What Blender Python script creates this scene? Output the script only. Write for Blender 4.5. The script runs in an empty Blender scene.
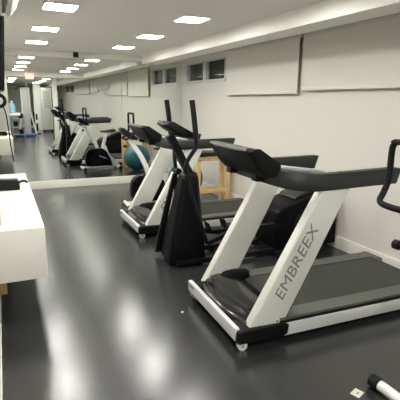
import bpy, bmesh, math, random
from mathutils import Vector, Matrix
random.seed(7)
S = bpy.context.scene
COL = S.collection
sin, cos, pi = math.sin, math.cos, math.pi

# ------------------------------------------------------------------ materials
def mat(name, col, rough=0.5, metal=0.0, bump=0.0, bscale=60.0, var=0.0, vscale=4.0, coat=0.0, spec=0.5, rvar=0.0):
    m = bpy.data.materials.new(name); m.use_nodes = True
    nt = m.node_tree; b = nt.nodes['Principled BSDF']
    b.inputs['Base Color'].default_value = (*col, 1)
    b.inputs['Roughness'].default_value = rough
    b.inputs['Metallic'].default_value = metal
    b.inputs['Coat Weight'].default_value = coat
    b.inputs['Coat Roughness'].default_value = 0.12
    b.inputs['Specular IOR Level'].default_value = spec
    tc = nt.nodes.new('ShaderNodeTexCoord')
    if var or rvar:
        n = nt.nodes.new('ShaderNodeTexNoise'); n.inputs['Scale'].default_value = vscale; n.inputs['Detail'].default_value = 6
        nt.links.new(tc.outputs['Object'], n.inputs['Vector'])
        if var:
            mp = nt.nodes.new('ShaderNodeMapRange')
            mp.inputs['From Min'].default_value = .3; mp.inputs['From Max'].default_value = .7
            mp.inputs['To Min'].default_value = 1 - var; mp.inputs['To Max'].default_value = 1 + var
            mx = nt.nodes.new('ShaderNodeVectorMath'); mx.operation = 'SCALE'; mx.inputs[0].default_value = col
            nt.links.new(n.outputs['Fac'], mp.inputs['Value']); nt.links.new(mp.outputs[0], mx.inputs['Scale'])
            nt.links.new(mx.outputs[0], b.inputs['Base Color'])
        if rvar:
            mr = nt.nodes.new('ShaderNodeMapRange')
            mr.inputs['From Min'].default_value = .3; mr.inputs['From Max'].default_value = .7
            mr.inputs['To Min'].default_value = rough - rvar; mr.inputs['To Max'].default_value = rough + rvar
            nt.links.new(n.outputs['Fac'], mr.inputs['Value']); nt.links.new(mr.outputs[0], b.inputs['Roughness'])
    if bump:
        n2 = nt.nodes.new('ShaderNodeTexNoise'); n2.inputs['Scale'].default_value = bscale; n2.inputs['Detail'].default_value = 3
        bp = nt.nodes.new('ShaderNodeBump'); bp.inputs['Strength'].default_value = bump; bp.inputs['Distance'].default_value = .01
        nt.links.new(tc.outputs['Object'], n2.inputs['Vector']); nt.links.new(n2.outputs['Fac'], bp.inputs['Height'])
        nt.links.new(bp.outputs[0], b.inputs['Normal'])
    return m

def emit(name, col, s):
    m = bpy.data.materials.new(name); m.use_nodes = True
    b = m.node_tree.nodes['Principled BSDF']
    b.inputs['Base Color'].default_value = (.8, .8, .8, 1)
    b.inputs['Emission Color'].default_value = (*col, 1); b.inputs['Emission Strength'].default_value = s
    return m

M = {}
M['wall'] = mat('wall_paint', (.652, .632, .582), .55, bump=.05, bscale=120)
M['wall_grey'] = mat('grey_wall_paint', (.36, .37, .33), .6, bump=.05, bscale=120)
M['ceil'] = mat('ceiling_paint', (.90, .875, .82), .7, bump=.03, bscale=80)
M['beam'] = mat('plaster_white', (.88, .865, .81), .6)
M['base'] = mat('white_skirting_paint', (.80, .78, .71), .35)
M['floor'] = mat('rubber_floor', (.025, .0265, .027), .22, bump=.055, bscale=75, spec=.8, var=.12, vscale=5)
M['mirror'] = mat('mirror_silver', (.84, .875, .835), .0, metal=1.0)
M['silver'] = mat('silver_paint', (.74, .745, .74), .34, metal=.08, bump=.03, bscale=300)
M['upright'] = mat('satin_silver_white', (.72, .725, .67), .34, metal=.1)
M['white'] = mat('white_enamel', (.80, .80, .76), .3)
M['counter'] = mat('white_laminate', (.86, .845, .78), .25)
M['black'] = mat('black_plastic', (.006, .006, .0065), .42, bump=.04, bscale=200, spec=.18)
M['gloss'] = mat('gloss_black_plastic', (.008, .008, .008), .17, spec=.45)
M['satin'] = mat('satin_black_cover', (.004, .004, .0045), .42, spec=.1)
M['arm'] = mat('charcoal_moulded_plastic', (.024, .026, .025), .42, bump=.06, bscale=250, spec=.35)
M['belt'] = mat('running_belt_rubber', (.036, .039, .033), .6, bump=.12, bscale=300, var=.15, vscale=9, spec=.3)
M['foot'] = mat('grey_ridged_footboard', (.115, .12, .105), .55, spec=.2)
M['rubber'] = mat('black_rubber', (.006, .006, .006), .6, spec=.25)
M['foam'] = mat('black_foam_grip', (.007, .007, .007), .75, bump=.2, bscale=250, spec=.25)
M['chrome'] = mat('chrome', (.75, .75, .74), .12, metal=1)
M['ink'] = mat('grey_print_ink', (.20, .20, .195), .5)
M['wood'] = mat('pale_pine_wood', (.74, .53, .26), .5, var=.12, vscale=8)
M['brown'] = mat('brown_wood', (.30, .19, .09), .5, var=.2, vscale=10)
M['pad'] = mat('black_vinyl_pad', (.008, .008, .009), .4, spec=.3)
M['ball'] = mat('teal_vinyl', (.022, .14, .185), .38)
M['blind'] = mat('pale_roller_blind_cloth', (.66, .655, .59), .8, bump=.1, bscale=400)
M['alu'] = mat('grey_white_aluminium', (.55, .56, .55), .4, metal=.2)
M['steel'] = mat('grey_painted_steel', (.32, .33, .33), .45)
M['night'] = mat('dark_courtyard_wall', (.035, .04, .04), .8, var=.4, vscale=3)
M['screen'] = mat('dark_display_glass', (.01, .011, .014), .1)
M['blue'] = mat('blue_enamel', (.02, .09, .30), .4)
M['paper'] = mat('white_paper', (.72, .70, .63), .8)
M['tread'] = mat('white_nylon', (.7, .7, .68), .4)
M['light'] = emit('led_diffuser', (1, .975, .925), 75)
M['exit_red'] = emit('exit_face', (1.0, .30, .22), .9)
M['exit_txt'] = emit('exit_letters', (1.0, .75, .68), 1.0)
g = bpy.data.materials.new('window_glass'); g.use_nodes = True
b = g.node_tree.nodes['Principled BSDF']
b.inputs['Base Color'].default_value = (.75, .85, .85, 1); b.inputs['Roughness'].default_value = .02
b.inputs['Transmission Weight'].default_value = 1; b.inputs['IOR'].default_value = 1.3
M['glass'] = g
g = bpy.data.materials.new('blue_water_plastic'); g.use_nodes = True
b = g.node_tree.nodes['Principled BSDF']
b.inputs['Base Color'].default_value = (.42, .68, .85, 1); b.inputs['Roughness'].default_value = .15
b.inputs['Transmission Weight'].default_value = .35
M['jug'] = g

# ------------------------------------------------------------------ mesh builder
class MB:
    def __init__(s): s.bm = bmesh.new()
    def _add(s, t, bev=0, seg=2):
        bmesh.ops.recalc_face_normals(t, faces=t.faces[:])
        if bev:
            ed = [e for e in t.edges if len(e.link_faces) == 2 and e.calc_face_angle(0) > .5]
            bmesh.ops.bevel(t, geom=ed, offset=bev, segments=seg, profile=.6, affect='EDGES', clamp_overlap=True)
        me = bpy.data.meshes.new('tmp'); t.to_mesh(me); t.free(); s.bm.from_mesh(me); bpy.data.meshes.remove(me)
        return s
    def box(s, a, c, bev=0, seg=2):
        t = bmesh.new()
        v = [t.verts.new((x, y, z)) for x in (a[0], c[0]) for y in (a[1], c[1]) for z in (a[2], c[2])]
        for f in ((0, 1, 3, 2), (4, 6, 7, 5), (0, 4, 5, 1), (2, 3, 7, 6), (0, 2, 6, 4), (1, 5, 7, 3)): t.faces.new([v[i] for i in f])
        return s._add(t, bev, seg)
    def loft(s, rings, bev=0, seg=2, caps=True, closed=False):
        t = bmesh.new(); R = [[t.verts.new(p) for p in r] for r in rings]; n = len(R[0])
        pairs = list(zip(R, R[1:])) + ([(R[-1], R[0])] if closed else [])
        for A, B_ in pairs:
            for i in range(n): t.faces.new((A[i], A[(i + 1) % n], B_[(i + 1) % n], B_[i]))
        if caps and not closed: t.faces.new(R[0][::-1]); t.faces.new(R[-1])
        return s._add(t, bev, seg)
    def prism(s, pts, a, c, axis='y', bev=0, seg=2):
        f = {'y': lambda p, k: (p[0], k, p[1]), 'x': lambda p, k: (k, p[0], p[1]), 'z': lambda p, k: (p[0], p[1], k)}[axis]
        return s.loft([[f(p, a) for p in pts], [f(p, c) for p in pts]], bev, seg)
    def tube(s, path, r, n=12, closed=False, smooth=0, sec=None):
        P = [Vector(p) for p in path]
        if smooth: P = spline(P, smooth, closed)
        m = len(P); rr = r if isinstance(r, (list, tuple)) else None
        rings = []; up = None
        for i, p in enumerate(P):
            if closed: tn = (P[(i + 1) % m] - P[i - 1])
            else: tn = P[min(i + 1, m - 1)] - P[max(i - 1, 0)]
            tn.normalize()
            if up is None:
                up = Vector((0, 0, 1)) if abs(tn.z) < .9 else Vector((0, 1, 0))
            sd = tn.cross(up).normalized(); up = sd.cross(tn).normalized()
            q = (rr[0] + (rr[-1] - rr[0]) * i / (m - 1)) if rr else r
            if sec: rings.append([p + sd * a + up * c for a, c in sec])
            else: rings.append([p + (sd * cos(2 * pi * k / n) + up * sin(2 * pi * k / n)) * q for k in range(n)])
        return s.loft(rings, closed=closed)
    def lathe(s, prof, c=(0, 0, 0), axis='z', n=24):
        f = {'z': lambda r, a, h: (r * cos(a), r * sin(a), h), 'y': lambda r, a, h: (r * cos(a), h, r * sin(a)), 'x': lambda r, a, h: (h, r * cos(a), r * sin(a))}[axis]
        c = Vector(c)
        return s.loft([[c + Vector(f(max(r, 1e-4), 2 * pi * k / n, h)) for k in range(n)] for r, h in prof])
    def ell(s, c, r, n=20, m=12, flat=None):
        c = Vector(c); rings = []
        for j in range(1, m):
            a = -pi / 2 + pi * j / m
            rings.append([c + Vector((r[0] * cos(a) * cos(2 * pi * k / n), r[1] * cos(a) * sin(2 * pi * k / n), r[2] * sin(a))) for k in range(n)])
        return s.loft(rings)
    def build(s, name, m, parent=None, loc=None, rot=None, kind=None, smooth=True):
        me = bpy.data.meshes.new(name)
        for f in s.bm.faces: f.smooth = smooth
        for e in s.bm.edges:
            if len(e.link_faces) == 2 and e.calc_face_angle(0) > math.radians(38): e.smooth = False
        s.bm.to_mesh(me); s.bm.free(); me.materials.append(m)
        o = bpy.data.objects.new(name, me); COL.objects.link(o)
        if parent: o.parent = parent
        if loc: o.location = loc
        if rot: o.rotation_euler = rot
        if kind: o['kind'] = kind
        return o

def spline(P, k, closed=False):
    out = []; n = len(P); rng = range(n if closed else n - 1)
    for i in rng:
        if closed: a, b_, c, d = P[i - 1], P[i], P[(i + 1) % n], P[(i + 2) % n]
        else: a, b_, c, d = P[max(i - 1, 0)], P[i], P[i + 1], P[min(i + 2, n - 1)]
        for j in range(k):
            t = j / k
            out.append(.5 * ((2 * b_) + (c - a) * t + (2 * a - 5 * b_ + 4 * c - d) * t * t + (3 * b_ - a - 3 * c + d) * t ** 3))
    if not closed: out.append(P[-1])
    return out

def tag(o, label, cat, group=None):
    o['label'] = label; o['category'] = cat
    if group: o['group'] = group
    return o
def thing(name, label, cat, loc=(0, 0, 0), rz=0, group=None):
    o = bpy.data.objects.new(name, None); COL.objects.link(o); o.empty_display_size = .1
    o.location = loc; o.rotation_euler = (0, 0, rz)
    return tag(o, label, cat, group)
def kids(o): return [c for c in bpy.data.objects if c.parent == o]
def copy_tree(o, parent=None):
    c = o.copy(); COL.objects.link(c)
    if parent: c.parent = parent
    for ch in kids(o): copy_tree(ch, c)
    return c
def struct(name, mb, m): return mb.build(name, m, kind='structure')
def text_mesh(name, s, size, m, parent, mtx, ext=.0012, shear=.0, sx=1.0):
    cu = bpy.data.curves.new('t', 'FONT'); cu.body = s; cu.size = size; cu.extrude = ext; cu.shear = shear
    cu.align_x = 'CENTER'; cu.align_y = 'CENTER'; cu.offset = 0
    ob = bpy.data.objects.new('t', cu); COL.objects.link(ob)
    dg = bpy.context.evaluated_depsgraph_get()
    me = bpy.data.meshes.new_from_object(ob.evaluated_get(dg))
    bpy.data.objects.remove(ob); bpy.data.curves.remove(cu)
    me.transform(mtx @ Matrix.Diagonal((sx, 1, 1, 1))); me.materials.clear(); me.materials.append(m); me.name = name
    o = bpy.data.objects.new(name, me); COL.objects.link(o); o.parent = parent
    return o
def axes(x, y, o):
    x = Vector(x).normalized(); y = Vector(y).normalized(); z = x.cross(y)
    return Matrix(((x.x, y.x, z.x, o[0]), (x.y, y.y, z.y, o[1]), (x.z, y.z, z.z, o[2]), (0, 0, 0, 1)))

# ------------------------------------------------------------------ camera
H = 1.7
f_px, yaw, pitch, roll = 432.10, -.4285, -.2249, .0118
def ray(a, c):
    u = cos(roll) * a + sin(roll) * c; v = -sin(roll) * a + cos(roll) * c
    y1 = cos(pitch) * 1 - sin(pitch) * (-v); z1 = sin(pitch) * 1 + cos(pitch) * (-v)
    return Vector((cos(yaw) * u - sin(yaw) * y1, sin(yaw) * u + cos(yaw) * y1, z1))
F0 = ray(0, 0); CX = ray(1, 0) - F0; CY = -(ray(0, 1) - F0)
cam = bpy.data.cameras.new('camera'); co = bpy.data.objects.new('camera', cam); COL.objects.link(co)
cam.sensor_width = 36; cam.sensor_fit = 'HORIZONTAL'; cam.lens = 36 * f_px / 400; cam.clip_start = .05
co.matrix_world = Matrix(((CX.x, CY.x, -F0.x, 0), (CX.y, CY.y, -F0.y, 0), (CX.z, CY.z, -F0.z, H), (0, 0, 0, 1)))
S.camera = co

# ------------------------------------------------------------------ room
D = 8.79; W = 3.56; HC = 2.56; XL = -.13; YB = -10.6
struct('floor', MB().box((-1.9, YB - .2, -.1), (W + .2, D + .15, 0)), M['floor'])
struct('ceiling', MB().box((-1.9, YB - .2, HC), (W + .2, D + .15, HC + .1)), M['ceil'])
struct('wall_back', MB().box((XL - .15, D + .012, 0), (W, D + .15, HC)), M['wall'])
struct('wall_left', MB().box((XL - .12, .95, 0), (XL, D + .012, HC)), M['wall'])
struct('wall_entry', MB().box((-1.8, .83, 0), (XL, .95, HC)), M['wall'])
struct('wall_entry_side', MB().box((-1.92, YB, 0), (-1.8, .95, HC)), M['wall'])
struct('partition', MB().box((-1.8, -2.9, 0), (.33, -1.05, HC)), M['wall'])
struct('wall_far', MB().box((-1.9, YB - .15, 0), (W, YB, HC)), M['wall_grey'])
# right wall with its high window openings
Z0, Z1 = 2.07, 2.44
wins = [(6.80, 8.52), (-9.4, -5.9)]
mb = MB().box((W, YB, 0), (W + .16, D + .15, Z0)).box((W, YB, Z1), (W + .16, D + .15, HC))
ys = [YB, -9.4, -5.9, 6.80, 8.52, D + .15]
for a, c in ((0, 1), (2, 3), (4, 5)): mb.box((W, ys[a], Z0), (W + .16, ys[c], Z1))
struct('wall_right', mb, M['wall'])
struct('baseboard_right', MB().box((W - .018, YB, 0), (W, D - .02, .15), .004), M['base'])
struct('baseboard_back', MB().box((XL, D - .022, 0), (W - .018, D + .012, .15), .004), M['base'])
struct('baseboard_left', MB().box((XL, .95, 0), (XL + .008, D - .022, .016), .001), M['base'])
struct('ceiling_beam', MB().box((XL, 8.62, 2.462), (W, D + .012, HC)), M['beam'])
struct('ceiling_beam_entry', MB().box((-1.8, 1.75, 2.40), (2.64, 2.25, HC)), M['beam'])
struct('ceiling_soffit', MB().box((2.64, YB, 2.40), (2.94, 8.62, HC)), M['beam'])
struct('pillar', MB().box((2.10, -2.35, 0), (2.27, -2.05, HC)), M['beam'])
struct('column_far', MB().box((1.78, -9.3, 0), (2.16, -8.9, HC)), M['beam'])
for i, (a, c) in enumerate(wins):
    mid = (a + c) / 2
    fr = MB()
    for y0, y1 in ((a, a + .05), (mid - .07, mid + .07), (c - .05, c)): fr.box((W - .004, y0, Z0), (W + .09, y1, Z1), .004)
    fr.box((W - .02, a - .02, Z0 - .03), (W + .09, c + .02, Z0 + .02), .004).box((W - .004, a, Z1 - .03), (W + .09, c, Z1 + .01), .004)
    w = struct('window_%d' % (i + 1), fr, M['alu'])
    for y0, y1 in ((a + .05, mid - .07), (mid + .07, c - .05)):
        MB().box((W + .055, y0, Z0 + .02), (W + .061, y1, Z1 - .03)).build('pane', M['glass'], w)
        sb = MB(); sb.box((W + .03, y0, Z0 + .02), (W + .05, y0 + .035, Z1 - .03)).box((W + .03, y1 - .035, Z0 + .02), (W + .05, y1, Z1 - .03))
        sb.build('sash', M['alu'], w)
struct('exterior_wall', MB().box((W + 1.0, YB, 0), (W + 1.1, D + 3, 4)), M['night'])
# something pale standing outside the window
o = MB().box((W + .35, 6.98, 2.0), (W + .55, 7.15, 2.17), .02).box((W + .36, 7.0, 2.0), (W + .5, 7.05, 2.24), .02).build('outdoor_box', M['paper'])
tag(o, 'small pale box outside behind the high window glass', 'box')
MB().box((W + .3, 6.5, 1.90), (W + 1.0, 9.5, 2.0)).build('exterior_ledge', M['night'], kind='structure')

# mirrors
seams = [XL + .003, 1.135, 2.255, W - .003]
labs = ['leftmost wall mirror panel, ending behind the white counter', 'middle wall mirror panel reflecting the machines between two thin seams', 'rightmost wall mirror panel meeting the white wall with the windows']
for k in range(3):
    o = MB().box((seams[k] + .0015, D, .15), (seams[k + 1] - .0015, D + .01, 2.462)).build('wall_mirror', M['mirror'])
    tag(o, labs[k], 'mirror', 'mirror panels')

# ceiling lights
ordn = ['first', 'second', 'third', 'fourth', 'fifth', 'sixth', 'seventh', 'eighth', 'ninth']
proto = None
YL = [7.42, 6.0, 4.56, 3.1, .6, -.9, -3.0, -5.0, -7.0]
for row, xr in (('left', .60), ('right', 1.96)):
    for k, y in enumerate(YL):
        lab = 'square white LED ceiling panel, %s from the mirror beam in the %s row' % (ordn[k], row)
        if proto is None:
            proto = thing('ceiling_light', lab, 'ceiling light', (xr, y, HC), 0, 'LED ceiling panels')
            fb = MB()
            for a, c in (((-.165, -.18), (.165, -.16)), ((-.165, .16), (.165, .18)), ((-.165, -.16), (-.145, .16)), ((.145, -.16), (.165, .16))):
                fb.box((*a, -.012), (*c, -.0005), .002)
            fb.build('frame', M['white'], proto)
            MB().box((-.145, -.16, -.008), (.145, .16, -.001)).build('diffuser', M['light'], proto)
        else:
            c = copy_tree(proto); c.location = (xr, y, HC); c['label'] = lab

c = copy_tree(proto); c.location = (1.9, -8.3, HC); c['label'] = 'added fill light panel brightening the far white column seen in the mirror'  # extra panel outside the rows, added only to brighten the far column
# blinds
def blind(y0, y1, z, lab, far=0):
    X = 3.50 - far
    t = thing('roller_blind', lab, 'roller blind', (X, (y0 + y1) / 2, z), 0, 'roller blinds along the wall')
    h = (y1 - y0) / 2; top = HC - z - .07
    MB().box((-.003, -h, .0), (.003, h, top)).build('fabric', M['blind'], t)
    MB().box((-.013, -h, -.03), (.013, h, .004), .008).build('bottom_rail', M['blind'], t)
    MB().tube([(0.02, -h, top + .02), (0.02, h, top + .02)], .028).build('roller_tube', M['alu'], t)
blind(4.70, 6.66, 1.835, 'pale roller blind beside the uncovered window, hanging lowest')
blind(2.35, 4.62, 1.875, 'pale roller blind above the front treadmill, cut by the frame edge')
blind(.4, 2.25, 2.12, 'short pale roller blind pulled higher, seen only in the mirror')
blind(-1.2, .3, 2.02, 'pale roller blind just past the white pillar, seen in the mirror')
blind(-5.6, -1.4, 1.97, 'long pale roller blind farthest along the wall, seen in the mirror')

# security camera on beam
t = thing('security_camera', 'small black security camera on the white beam above the mirror', 'camera', (1.36, 8.62, 2.545))
MB().box((-.05, -.05, .0), (.05, .003, .015), .004).build('bracket', M['steel'], t)
MB().box((-.045, -.09, -.085), (.045, -.01, .0), .012).build('body', M['black'], t)
MB().lathe([(.03, 0), (.03, .02), (.022, .026), (.0, .027)], (0, -.115, -.045), 'y').build('lens', M['gloss'], t)

# ------------------------------------------------------------------ treadmill
def make_treadmill(loc, rz, lab):
    t = thing('treadmill', lab, 'treadmill', loc, rz, 'treadmills facing the counter side')
    # base
    MB().box((0.045, -.44, .075), (.08, .46, .168), .006).build('front_rail', M['silver'], t)
    MB().box((.043, .33, .128), (.046, .43, .15)).build('nameplate', M['ink'], kids(t)[0])
    for sgn in (-1, 1):
        y0, y1 = (-.46, -.415) if sgn < 0 else (.415, .46)
        MB().prism([(.4, .045), (2.0, .045), (2.0, .135), (.4, .14)], y0, y1, 'y', .006).build('side_rail', M['silver'], t)
        y0, y1 = (-.475, -.30) if sgn < 0 else (.30, .475)
        MB().prism([(.05, .07), (.07, .056), (.42, .05), (.46, .065), (.47, .135), (.43, .15), (.10, .16), (.055, .15)], y0, y1, 'y', .016, 3).build('upright_foot', M['black'], t)
        # footboard with ridges
        fb = MB(); a, c = (.315, .45)
        prof = [(a, .165)]
        n = 7
        for i in range(n):
            w = (c - a) / n; q = a + i * w
            prof += [(q + .001, .1845), (q + w * .72, .1845), (q + w * .80, .183), (q + w, .183)]
        prof += [(c, .165)]
        prof = [(sgn * p[0], p[1]) for p in prof]
        fb.prism(prof, .40, 2.03, 'x').build('footboard', M['foot'], t)
        MB().box((.40, sgn * .25, .12), (2.02, sgn * .448, .166)).build('deck_edge', M['rubber'], t)
        y0, y1 = (-.46, -.24) if sgn < 0 else (.24, .46)
        MB().prism([(2.0, .04), (2.06, .05), (2.075, .12), (2.05, .185), (1.985, .19)], y0, y1, 'y', .012).build('end_cap', M['foot'], t)
        # wheel at the front corner
        wz = MB().tube([(.10, sgn * .46, .036), (.10, sgn * .425, .036)], .036, 18)
        w = wz.build('wheel', M['tread'], t)
        MB().tube([(.10, sgn * .467, .036), (.10, sgn * .42, .036)], .012, 10).build('axle', M['steel'], w)
        MB().box((.08, sgn * .40, .03), (.125, sgn * .425, .075), .004).build('wheel_bracket', M['black'], w)
        MB().lathe([(.034, 0), (.034, .022), (.024, .028), (.014, .06)], (1.9, sgn * .40, 0)).build('rear_foot', M['rubber'], t)
    # belt: loop around the rollers
    bl = [(.36, .178), (1.98, .178)] + [(1.98 + .05 * sin(a), .128 + .05 * cos(a)) for a in (.5, 1, 1.57, 2.1, 2.7)] + [(1.98, .078), (.36, .078)]
    MB().prism(bl, -.305, .305, 'y').build('running_belt', M['belt'], t)
    # motor cover with bowed ridges
    rows = []; N = 25
    prof = [(0, .10), (.003, .165), (.014, .178), (.045, .186), (.05, .196), (.062, .208), (.10, .213), (.105, .224), (.118, .236), (.2, .247), (.33, .232), (.44, .203), (.475, .182), (.475, .10)]
    for j in range(N):
        y = -.40 + .80 * j / (N - 1); q = abs(y) / .40
        bow = .075 + .07 * q ** 2.2; k = 1 - .15 * q ** 4
        rows.append([(bow + p[0] * (.475 - bow * .9) / .475 if i < 11 else .03 + p[0], y, .10 + (p[1] - .10) * k) for i, p in enumerate(prof)])
    MB().loft(rows).build('motor_cover', M['gloss'], t)
    for sgn in (-1, 1):
        MB().loft([[(.43 + .15 * cos(a) * s, sgn * .325 + .045 * sin(a) * s, z) for a in [2 * pi * k / 20 for k in range(20)]] for s, z in ((1.05, .15), (1.02, .2), (.95, .232), (.75, .255), (.35, .265))]).build('upright_fairing', M['black'], t)
    # uprights
    ups = []
    for sgn in (-1, 1):
        y0, y1 = (-.445, -.365) if sgn < 0 else (.365, .445)
        P = [(.145, .14), (.17, .13), (.42, .125), (.435, .14), (.67, .58), (.945, 1.11), (.70, 1.11), (.42, .62)]
        u = MB().prism(P, y0, y1, 'y', .014, 3).build('upright', M['upright'], t)
        d = Vector((.53, 0, .97)).normalized()
        up = Vector((-d.z, 0, d.x))
        if sgn < 0:
            text_mesh('lettering', 'EMBREEX', .124, M['ink'], u, axes(d, up, (.515, -.4455, .585)), shear=.22, sx=1.12)
        MB().tube([(.38, sgn * .446, .165), (.38, sgn * .4405, .165)], .008, 10).build('bolt', M['chrome'], u)
    # handrail: one U-shaped moulded arm
    path = [(1.36, -.42, 1.168), (1.05, -.42, 1.162), (.75, -.42, 1.156), (.60, -.415, 1.157), (.48, -.375, 1.168), (.41, -.28, 1.185), (.39, -.15, 1.19), (.39, .15, 1.19), (.41, .28, 1.185), (.48, .375, 1.168), (.60, .415, 1.157), (.75, .42, 1.156), (1.05, .42, 1.162), (1.25, .42, 1.166)]
    sec = [(-.05, -.03), (-.038, -.055), (.038, -.055), (.05, -.03), (.046, .046), (.034, .062), (-.034, .062), (-.046, .046)]
    hr = MB().tube(path, 1, smooth=5, sec=sec)
    for sgn in (-1, 1):
        e = 0 if sgn < 0 else -.11
        hr.prism([(1.345 + e, 1.11), (1.362 + e, 1.12), (1.40 + e, 1.228), (1.345 + e, 1.226)], sgn * .42 - .043, sgn * .42 + .043, 'y', .008)
    h = hr.build('handrail', M['arm'], t)
    for sgn in (-1, 1):
        MB().box((.83, sgn * .42 - .02, 1.20), (.93, sgn * .42 + .02, 1.221), .006).build('speed_toggle', M['black'], h)
        MB().tube([(.74, sgn * .385, 1.21), (.62, sgn * .37, 1.232), (.53, sgn * .32, 1.24), (.48, sgn * .22, 1.24), (.46, sgn * .1, 1.24)], .02, smooth=5).build('pulse_grip', M['steel'], t)
    # console
    c = MB().loft([[(x0 + k * .04, y, z) for x0, z in ((.15, 1.372), (.17, 1.394), (.21, 1.394), (.375, 1.287), (.38, 1.255), (.35, 1.205), (.29, 1.19), (.225, 1.255))] for y, k in ((-.34, .9), (-.31, .3), (-.2, 0), (.2, 0), (.31, .3), (.34, .9))], .006).build('console', M['black'], t)
    MB().loft([[(.225, y, 1.3875), (.365, y, 1.2975), (.363, y, 1.292), (.222, y, 1.382)] for y in (-.28, .28)]).build('display', M['screen'], c)
    MB().loft([[(.155, y, 1.380), (.169, y, 1.397), (.209, y, 1.397), (.209, y, 1.392), (.172, y, 1.390), (.157, y, 1.374)] for y in (-.30, .30)]).build('trim_strip', M['arm'], c)
    for sgn in (-1, 1):
        MB().box((.28, sgn * .2 - .04, 1.15), (.40, sgn * .2 + .04, 1.23), .01).build('console_support', M['black'], t)
    return t
tm = make_treadmill((1.325, 2.80, 0), math.radians(-1.8), 'large silver and black treadmill in front, wheel nearest the camera, lettered upright')
t2 = copy_tree(tm); t2.location = (1.41, 5.50, 0); t2.rotation_euler = (0, 0, 0)
t2['label'] = 'second treadmill, half hidden behind the black elliptical machine'

# ------------------------------------------------------------------ elliptical
t = thing('elliptical_trainer', 'black elliptical machine with tall swing arms between the two treadmills', 'elliptical trainer', (1.50, 4.16, 0), math.radians(-3))
def sect(x0, x1, w, z, c=.05):
    return [(x0 + c, -w, z), (x1 - c, -w, z), (x1, -w + c, z), (x1, w - c, z), (x1 - c, w, z), (x0 + c, w, z), (x0, w - c, z), (x0, -w + c, z)]
sh = MB().loft([sect(-.0, .40, .20, .03), sect(-.005, .40, .205, .08), sect(.04, .385, .185, .35), sect(.105, .365, .14, .65), sect(.165, .345, .10, .92, .03), sect(.20, .335, .07, .97, .03)], .008).build('front_shroud', M['satin'], t)
for sgn in (1,):
    MB().loft([[(-.05, sgn * .235 - .02, .04), (.03, sgn * .235 - .02, .04), (.03, sgn * .235 + .02, .04), (-.05, sgn * .235 + .02, .04)],
               [(-.01, sgn * .215 - .02, .3), (.06, sgn * .215 - .02, .3), (.06, sgn * .215 + .02, .3), (-.01, sgn * .215 + .02, .3)],
               [(.13, sgn * .14 - .02, .94), (.17, sgn * .14 - .02, .94), (.17, sgn * .14 + .02, .94), (.13, sgn * .14 + .02, .94)]], .006).build('side_strut', M['black'], t)
MB().tube([(.28, 0, .93), (.17, 0, 1.13), (.05, 0, 1.36)], 1, sec=[(-.05, -.035), (.05, -.035), (.05, .035), (-.05, .035)]).build('mast', M['black'], t)
c = MB().loft([[(x0 + k, y, z) for x0, z in ((-.05, 1.47), (-.02, 1.505), (.02, 1.50), (.26, 1.37), (.26, 1.345), (.15, 1.345), (.03, 1.41))] for y, k in ((-.17, .03), (-.13, 0), (.13, 0), (.17, .03))], .008).build('console', M['black'], t)
MB().loft([[(.04, y, 1.494), (.24, y, 1.386), (.238, y, 1.381), (.038, y, 1.489)] for y in (-.12, .12)]).build('display', M['screen'], c)
MB().box((.06, -.22, .02), (1.3, -.15, .075), .01).build('frame_rail', M['black'], t)
MB().box((.06, .15, .02), (1.3, .22, .075), .01).build('frame_rail', M['black'], t)
MB().box((.62, -.3, .0), (.70, .3, .05), .012).build('cross_foot', M['rubber'], t)
for sgn, dx, ph in ((-1, .10, .10), (1, .0, -.06)):
    y = sgn * .25; lx = 0 if sgn < 0 else .13
    P = [(.10 + dx, y, 1.70), (.12 + dx, y, 1.55), (.145 + dx, y, 1.32), (.14 + dx + lx * .3, y * .99, 1.25), (.05 + dx + lx, y * .95, 1.10), (.06 + dx + lx, y * .9, .96), (.15 + dx + lx * .5, y * 1.15, .6), (.26 + dx, y * 1.15, .27)]
    a = MB().tube(P, .021, smooth=5).build('swing_arm', M['black'], t)
    MB().tube([(.098 + dx, y, 1.71), (.12 + dx, y, 1.55), (.142 + dx, y, 1.36)], .027, smooth=4).build('grip', M['foam'], a)
    MB().tube([(.06 + dx + lx, y * .4, .96), (.06 + dx + lx, y * 1.0, .96)], .035).build('pivot', M['black'], a)
    pz = .24 + ph
    p = MB().tube([(.26 + dx, y * 1.15, .27), (.75, y * .85, pz + .02), (1.30, y * .85, .30 + ph * .6)], 1, sec=[(-.028, -.022), (.028, -.022), (.028, .022), (-.028, .022)]).build('pedal_bar', M['black'], t)
    MB().prism([(.58, pz + .055), (.95, pz + .045), (.98, pz + .075), (.95, pz + .07), (.6, pz + .08), (.565, pz + .16), (.55, pz + .155)], y * .85 - .075, y * .85 + .075, 'y', .006).build('pedal', M['rubber'], p)
rh = MB().loft([[(x, yy, z) for x, z in ((1.22, .07), (1.20, .40), (1.225, .50), (1.30, .545), (1.60, .635), (1.86, .72), (1.96, .70), (2.03, .55), (2.045, .07))] for yy in (-.24, .24)], .022, 3).build('rear_drive_housing', M['satin'], t)
MB().loft([[(x, yy, z) for x, z in ((1.50, .615), (1.52, .645), (1.84, .752), (1.875, .738), (1.86, .715))] for yy in (-.14, .20)], .008).build('top_cap', M['arm'], rh)
for sgn in (-1, 1):
    MB().tube([(1.62, sgn * .238, .34), (1.62, sgn * .262, .34)], .19, 28).build('crank_disc', M['black'], rh)
MB().box((1.22, -.30, .0), (1.31, .30, .065), .014).build('rear_foot', M['rubber'], t)

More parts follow.
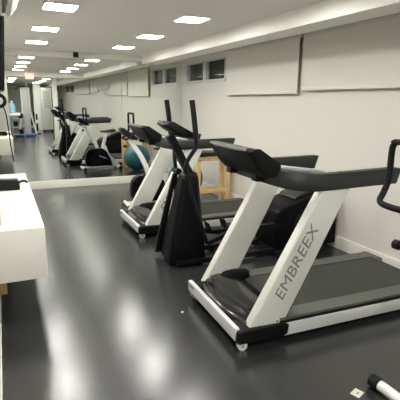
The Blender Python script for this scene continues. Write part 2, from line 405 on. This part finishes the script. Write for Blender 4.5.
# ------------------------------------------------------------------ exercise bikes
def make_bike(loc, rz, lab, hx=.08, hw=.17, half=.25, cx=0, zl=0.0, fx=0.0):
    t = thing('exercise_bike', lab, 'exercise bike', loc, rz, 'upright exercise bikes')
    for x in (0, .88):
        s_ = MB().tube([(x, -half + .05, .045), (x, half - .05, .045)], .032, 16).build('stabilizer', M['white'], t)
        for sgn in (-1, 1):
            MB().lathe([(.034, -.035), (.041, -.03), (.041, .03), (.034, .037)], (x, sgn * (half - .02), .042), 'y', 16).build('end_cap', M['rubber'], s_)
    MB().box((.0, -.03, .05), (.88, .03, .085), .008).build('base_bar', M['white'], t)
    P = [(.09, .09), (.055, .22), (.06, .32)] + [(.24 - .17 * cos(a), .36 + .17 * sin(a)) for a in (.3, .8, 1.3)] + [(.42, .535), (.52, .51), (.60, .42), (.68, .25), (.73, .09)]
    h = MB().prism(P, -.085, .085, 'y', .025, 3).build('flywheel_housing', M['satin'], t)
    MB().tube([(.38, -.10, .31), (.38, .10, .31)], .16, 28).build('side_disc', M['black'], h)
    cr = MB()
    cr.tube([(.40, -.14, .34), (.40, .14, .34)], .02)
    for sgn in (-1, 1):
        cr.tube([(.40, sgn * .09, .34), (.40, sgn * .135, .34), (.40 + sgn * .15, sgn * .135, .34 - sgn * .06)], .014)
    crank = cr.build('crank', M['steel'], t)
    for sgn in (-1, 1):
        MB().box((.50 + (sgn - 1) * .15, sgn * .135 if sgn > 0 else -.235, .28 - sgn * .06 + .04), (.60 + (sgn - 1) * .15, .235 if sgn > 0 else -.135, .305 - sgn * .06 + .04), .008).build('pedal', M['rubber'], crank)
    MB().prism([(.50, .60), (.58, .60), (.66, .36), (.92, .09), (.92, .05), (.74, .05), (.56, .36)], -.05, .05, 'y', .012).build('rear_leg', M['white'], t)
    MB().tube([(.48, 0, .45), (.60, 0, .90)], 1, sec=[(-.03, -.045), (.03, -.045), (.03, .045), (-.03, .045)]).build('seat_post', M['white'], t)
    st = MB().loft([[(x + .12, w * cos(a), z + hh * sin(a)) for a in [2 * pi * k / 14 for k in range(14)]] for x, w, z, hh in ((.33, .02, .945, .012), (.37, .04, .94, .024), (.47, .06, .935, .032), (.57, .11, .945, .040), (.65, .12, .955, .042), (.70, .10, .96, .034), (.715, .05, .962, .018))])
    st.build('saddle', M['pad'], t)
    MB().box((.54, -.05, .875), (.70, .05, .91), .008).build('saddle_clamp', M['white'], t)
    x1 = hx - .09
    MB().tube([(.37, 0, .46), (.34, 0, .60), (.24 + (hx - .08) * .4, 0, .82), (x1 + .10, 0, 1.04), (x1 + .06, 0, 1.12)], 1, smooth=5, sec=[(-.035, -.045), (.035, -.045), (.035, .045), (-.035, .045)]).build('neck', M['white'], t)
    c = MB().loft([[(hx - .10 + cx + a, y, z + zl * .4) for a, z in ((-.08, 1.25), (-.05, 1.285), (-.02, 1.28), (.20, 1.12), (.19, 1.085), (.10, 1.10), (-.02, 1.18))] for y in (-.11, .11)], .012).build('console', M['black'], t)
    MB().loft([[(hx - .10 + cx + a, y, z + zl * .4) for a, z in ((-.015, 1.278), (.18, 1.136), (.178, 1.133), (-.017, 1.275))] for y in (-.08, .08)]).build('display', M['screen'], c)
    w = hw; z1 = 1.50
    P = [(hx - .10 + fx, 0, 1.105 + zl), (hx - .10 + fx, w * .7, 1.105 + zl), (hx - .09 + fx, w * .95, 1.12 + zl), (hx - .02, w, 1.16 + zl), (hx + .01, w, 1.24 + zl), (hx + .01, w, 1.44), (hx + .01, w * .96, z1 - .015), (hx + .01, w * .8, z1), (hx + .01, -w * .8, z1), (hx + .01, -w * .96, z1 - .015), (hx + .01, -w, 1.44), (hx + .01, -w, 1.24 + zl), (hx - .02, -w, 1.16 + zl), (hx - .09 + fx, -w * .95, 1.12 + zl), (hx - .10 + fx, -w * .7, 1.105 + zl)]
    MB().tube(P, .017, 10, closed=True, smooth=4).build('handlebar', M['foam'], t)
    MB().lathe([(.012, 0), (.012, .04), (.026, .045), (.026, .075), (.015, .085)], (x1 + .02, .04, .98), 'y', 14).build('adjust_knob', M['black'], t)
    return t
make_bike((1.77, 6.72, 0), math.radians(-2), 'black and white exercise bike near the mirror behind the second treadmill')
make_bike((1.95, 1.43, 0), 0, 'exercise bike at the right frame edge, only loop handlebar and foot showing', hx=-.045, hw=.27, half=.25, cx=.13, zl=.06, fx=.035)

# ------------------------------------------------------------------ wooden couch table, ball
t = thing('treatment_table', 'pale pine table with black padded top against the white wall', 'table', (3.15, 6.50, 0))
for sx in (-1, 1):
    for sy in (-1, 1):
        x, y = sx * .275, sy * .11
        MB().box((x - .035, y - .035, 0), (x + .035, y + .035, .75), .004).build('leg', M['wood'], t)
for sy in (-1, 1):
    MB().box((-.31, sy * .11 - .02, .74), (.31, sy * .11 + .02, .82), .004).build('apron', M['wood'], t)
    MB().box((-.27, sy * .11 - .018, .20), (.27, sy * .11 + .018, .26), .004).build('stretcher', M['wood'], t)
for sx in (-1, 1):
    MB().box((sx * .29 - .02, -.09, .74), (sx * .29 + .02, .09, .82), .004).build('apron', M['wood'], t)
    MB().box((sx * .275 - .018, -.09, .20), (sx * .275 + .018, .09, .26), .004).build('stretcher', M['wood'], t)
MB().box((-.32, -.17, .82), (.32, .17, .885), .02, 3).build('padded_top', M['pad'], t)
bb = MB(); R = .32; prof = []
for j in range(0, 41):
    a = -pi / 2 + pi * j / 40
    rr = R * (1 + .006 * cos(a * 44) * (cos(a) ** .5 if cos(a) > 0 else 0))
    prof.append((rr * cos(a), rr * sin(a)))
o = bb.lathe(prof, n=40).build('exercise_ball', M['ball'], loc=(3.0, 7.22, R), rot=(.5, .9, 0))
tag(o, 'teal inflated exercise ball on the floor by the mirror', 'ball')

# ------------------------------------------------------------------ left side: counter, TV, AC
t = thing('wall_counter', 'long white floating counter along the left wall', 'counter', (XL, 4.68, .3514))
MB().box((0, -1.333, 0), (.367, 1.333, .4055), .002).build('body', M['counter'], t)
MB().box((.0, -1.27, -.115), (.07, -1.16, -.001), .003).build('wall_bracket', M['brown'], t)
MB().box((.0, 1.1, -.115), (.07, 1.21, -.001), .003).build('wall_bracket', M['brown'], t)
t = thing('electronic_device', 'small boxy black device lying on the far end of the white counter', 'device', (.045, 4.98, .757))
MB().prism([(-.12, .0), (.085, .0), (.085, .075), (.06, .11), (-.12, .115)], -.09, .09, 'y', .014, 3).build('case', M['black'], t)
MB().box((-.10, -.02, .108), (.05, .085, .125), .003).build('top_plate', M['silver'], t)
MB().tube([(.08, .08, .05), (.12, .12, .06), (.15, .16, .05), (.165, .2, .03)], .014, smooth=4).build('plug', M['black'], t)
t = thing('wooden_box', 'small brown wooden box on the white counter against the left wall', 'box', (XL + .028, 3.62, .757))
MB().box((-.028, -.12, 0), (.038, .12, .05), .004).build('body', M['brown'], t)
MB().box((-.028, -.123, .05), (.041, .123, .062), .003).build('lid', M['brown'], t)
t = thing('television', 'black flat television seen edge-on, hung high on the left wall', 'television', (XL, 4.45, 1.77))
MB().prism([(.130, 0), (.179, -.004), (.224, .571), (.175, .575)], -.46, .46, 'y', .005).build('body', M['black'], t)
MB().loft([[(.1812, y, .02), (.2225, y, .548), (.2235, y, .547), (.1822, y, .019)] for y in (-.44, .44)]).build('screen', M['screen'], t)
MB().box((0, -.15, .15), (.138, .15, .4), .006).build('wall_mount', M['black'], t)
t = thing('air_conditioner', 'white split air conditioner above the television, its curved end showing', 'air conditioner', (XL, 2.15, 2.13))
PR = [(-.003, .0), (.12, -.002), (.20, .0), (.232, .018), (.254, .045), (.27, .073), (.285, .13), (.282, .21), (.25, .28), (.21, .30), (-.003, .30)]
MB().prism(PR, -.45, .45, 'y', .01, 3).build('body', M['white'], t)
MB().prism([(.205, -.004), (.215, -.002), (.25, .036), (.255, .030), (.22, -.012), (.205, -.014)], -.43, .43, 'y', .003).build('louver', M['white'], t)
MB().box((.180, -.43, -.006), (.199, .40, .002), .001).build('air_slot', M['black'], t)
t = thing('jump_rope', 'black ring handle with hanging cord at the left end of the mirror', 'jump rope', (-.005, 8.71, 1.645))
ring = [(.105 * cos(a), 0, .105 * sin(a) + .02) for a in [2 * pi * k / 20 for k in range(20)]]
MB().tube(ring, .03, 10, closed=True).build('ring_handle', M['foam'], t)
MB().tube([(.06, 0, -.07), (.10, .0, -.2), (.125, 0, -.5), (.14, 0, -.8), (.165, 0, -1.08)], .010, 8, smooth=5).build('cord', M['rubber'], t)
MB().tube([(-.0, .078, .16), (0, -.01, .155), (0, -.04, .17)], .008, 8).build('hook', M['chrome'], t)

# ------------------------------------------------------------------ small things on the floor
t = MB().box((-.035, -.028, 0), (.035, .028, .003)).build('paper_tag', M['paper'], loc=(1.815, 1.67, .001), rot=(0, 0, .35))
tag(t, 'small crumpled white paper tag lying on the floor by the bike foot', 'paper')
MB().box((-.012, -.008, .003), (.012, .0, .0042)).build('print', M['ink'], t)
t = MB().prism([(-.012, -.006), (.006, -.01), (.013, .004), (-.004, .01)], 0, .004, 'z').build('paper_scrap', M['paper'], loc=(1.235, 3.03, .001))
tag(t, 'tiny white paper scrap on the floor beside the front treadmill', 'paper')

# ------------------------------------------------------------------ behind the camera, seen in the mirror
t = thing('exit_sign', 'red lit EXIT sign hanging from the far beam, reversed in the mirror', 'sign', (.95, 2.30, 2.32))
MB().box((-.13, -.02, 0), (.13, .02, .19), .006).build('face', M['exit_red'], t)
text_mesh('lettering', 'EXIT', .12, M['exit_txt'], kids(t)[0], axes((-1, 0, 0), (0, 0, 1), (0, .0215, .095)))
MB().box((-.02, -.015, .19), (.02, .015, .239)).build('hanger', M['alu'], t)
t = thing('wall_shelf', 'white floating shelf holding a blue water jug, seen in the mirror', 'shelf', (.33, -1.65, 1.05))
MB().box((0, -.3, .0), (.40, .3, .10), .004).build('board', M['counter'], t)
MB().box((.0, -.03, -.2), (.04, .03, 0), .004).build('bracket', M['steel'], t)
t = thing('water_jug', 'pale blue water jug standing on the white wall shelf in the mirror', 'jug', (.45, -1.6, 1.15))
MB().lathe([(.10, 0), (.125, .015), (.13, .1), (.122, .13), (.13, .16), (.13, .32), (.10, .37), (.04, .40), (.035, .44)], n=28).build('body', M['jug'], t)
MB().lathe([(.04, .43), (.042, .47), (.03, .48)], n=20).build('cap', M['white'], t)
t = thing('storage_rack', 'grey open metal rack with dark bins below the white shelf', 'rack', (.70, -3.5, 0))
for sx in (-1, 1):
    for sy in (-1, 1): MB().box((sx * .24 - .02, sy * .2 - .02, 0), (sx * .24 + .02, sy * .2 + .02, 1.05), .003).build('post', M['steel'], t)
for z in (.15, .5, .85): MB().box((-.26, -.22, z), (.26, .22, z + .03), .003).build('shelf', M['steel'], t)
for k, (x, z) in enumerate(((.12, .88), (-.1, .53), (.1, .18))):
    o = MB().box((x - .09, -.15, z + .001), (x + .09, .15, z + .2), .01).build('storage_bin', M['black'], loc=(.70, -3.5, 0))
    tag(o, 'dark bin on the %s shelf of the grey rack in the mirror' % ('top', 'middle', 'bottom')[k], 'bin')
t = thing('cable_machine', 'tall pale cable machine on a blue base, reflected in the mirror', 'cable machine', (1.12, -4.5, 0))
MB().box((-.56, -.55, 0), (.34, .4, .10), .02).build('base', M['blue'], t)
MB().box((-.16, -.1, .10), (.16, .1, 2.22), .02).build('column', M['alu'], t)
for sx in (-1, 1):
    MB().tube([(sx * .38, .12, .10), (sx * .17, .12, 1.15), (sx * .17, .12, 2.2)], 1, sec=[(-.03, -.03), (.03, -.03), (.03, .03), (-.03, .03)]).build('leg', M['white'], t)
MB().tube([(.08, 0, 2.2), (.08, 0, 2.54)], .03).build('top_post', M['white'], t)
MB().tube([(-.42, .15, 2.12), (-.25, .15, 2.25), (.1, .1, 2.26)], .022).build('pulley_arm', M['black'], t)
t = thing('plate_tree', 'dark weight plates on a stand between cable machine and white column', 'weights', (1.52, -5.6, 0))
MB().tube([(0, 0, .0), (0, 0, 1.1)], .035).build('post', M['black'], t)
MB().box((-.28, -.06, 0), (.28, .06, .05), .01).build('foot', M['black'], t)
for x, z, r in ((.12, .85, .15), (-.12, .6, .16), (.12, .35, .19)):
    MB().tube([(x - .035, 0, z), (x + .035, 0, z)], r, 24).build('plate', M['rubber'], t)
t = thing('locker', 'white upright cabinet with a printed chart, reflected beside the pillar', 'cabinet', (2.30, -7.3, 0))
MB().box((-.26, -.25, .12), (.26, .2, 2.3), .006).build('body', M['white'], t)
MB().box((-.22, .2, .20), (.22, .215, 2.26), .003).build('door', M['white'], t)
for x in (-.2, .2): MB().box((x - .03, -.2, 0), (x + .03, .15, .12)).build('foot', M['black'], t)
pc = MB().box((-.16, .216, 1.22), (.18, .218, 2.14)).build('chart', M['paper'], t)
lines = MB()
for r in range(5):
    for q in range(3):
        x = -.12 + q * .10; z = 1.3 + r * .17
        lines.box((x, .218, z), (x + .06, .2188, z + .09))
lines.build('figures', M['alu'], pc)
t = MB().tube([(0, 0, 0), (0, 0, 1.75)], .05, 14).build('dark_pole', M['rubber'], loc=(2.62, -6.9, 0))  # plain dark upright added in place of the dark door frame edges
tag(t, 'tall dark pole standing in for door frame edges between cabinet and pillar', 'roll')

# ------------------------------------------------------------------ world and view
wd = bpy.data.worlds.new('night'); S.world = wd; wd.use_nodes = True
wd.node_tree.nodes['Background'].inputs[0].default_value = (.05, .055, .06, 1)
wd.node_tree.nodes['Background'].inputs[1].default_value = .5
S.view_settings.view_transform = 'Standard'; S.view_settings.look = 'None'
S.view_settings.gamma = 1; S.view_settings.exposure = 0.06; S.view_settings.use_curve_mapping = False
S.cycles.use_denoising = True
S.cycles.max_bounces = 10; S.cycles.diffuse_bounces = 6; S.cycles.glossy_bounces = 6
S.cycles.caustics_reflective = True
S.cycles.sample_clamp_indirect = 6
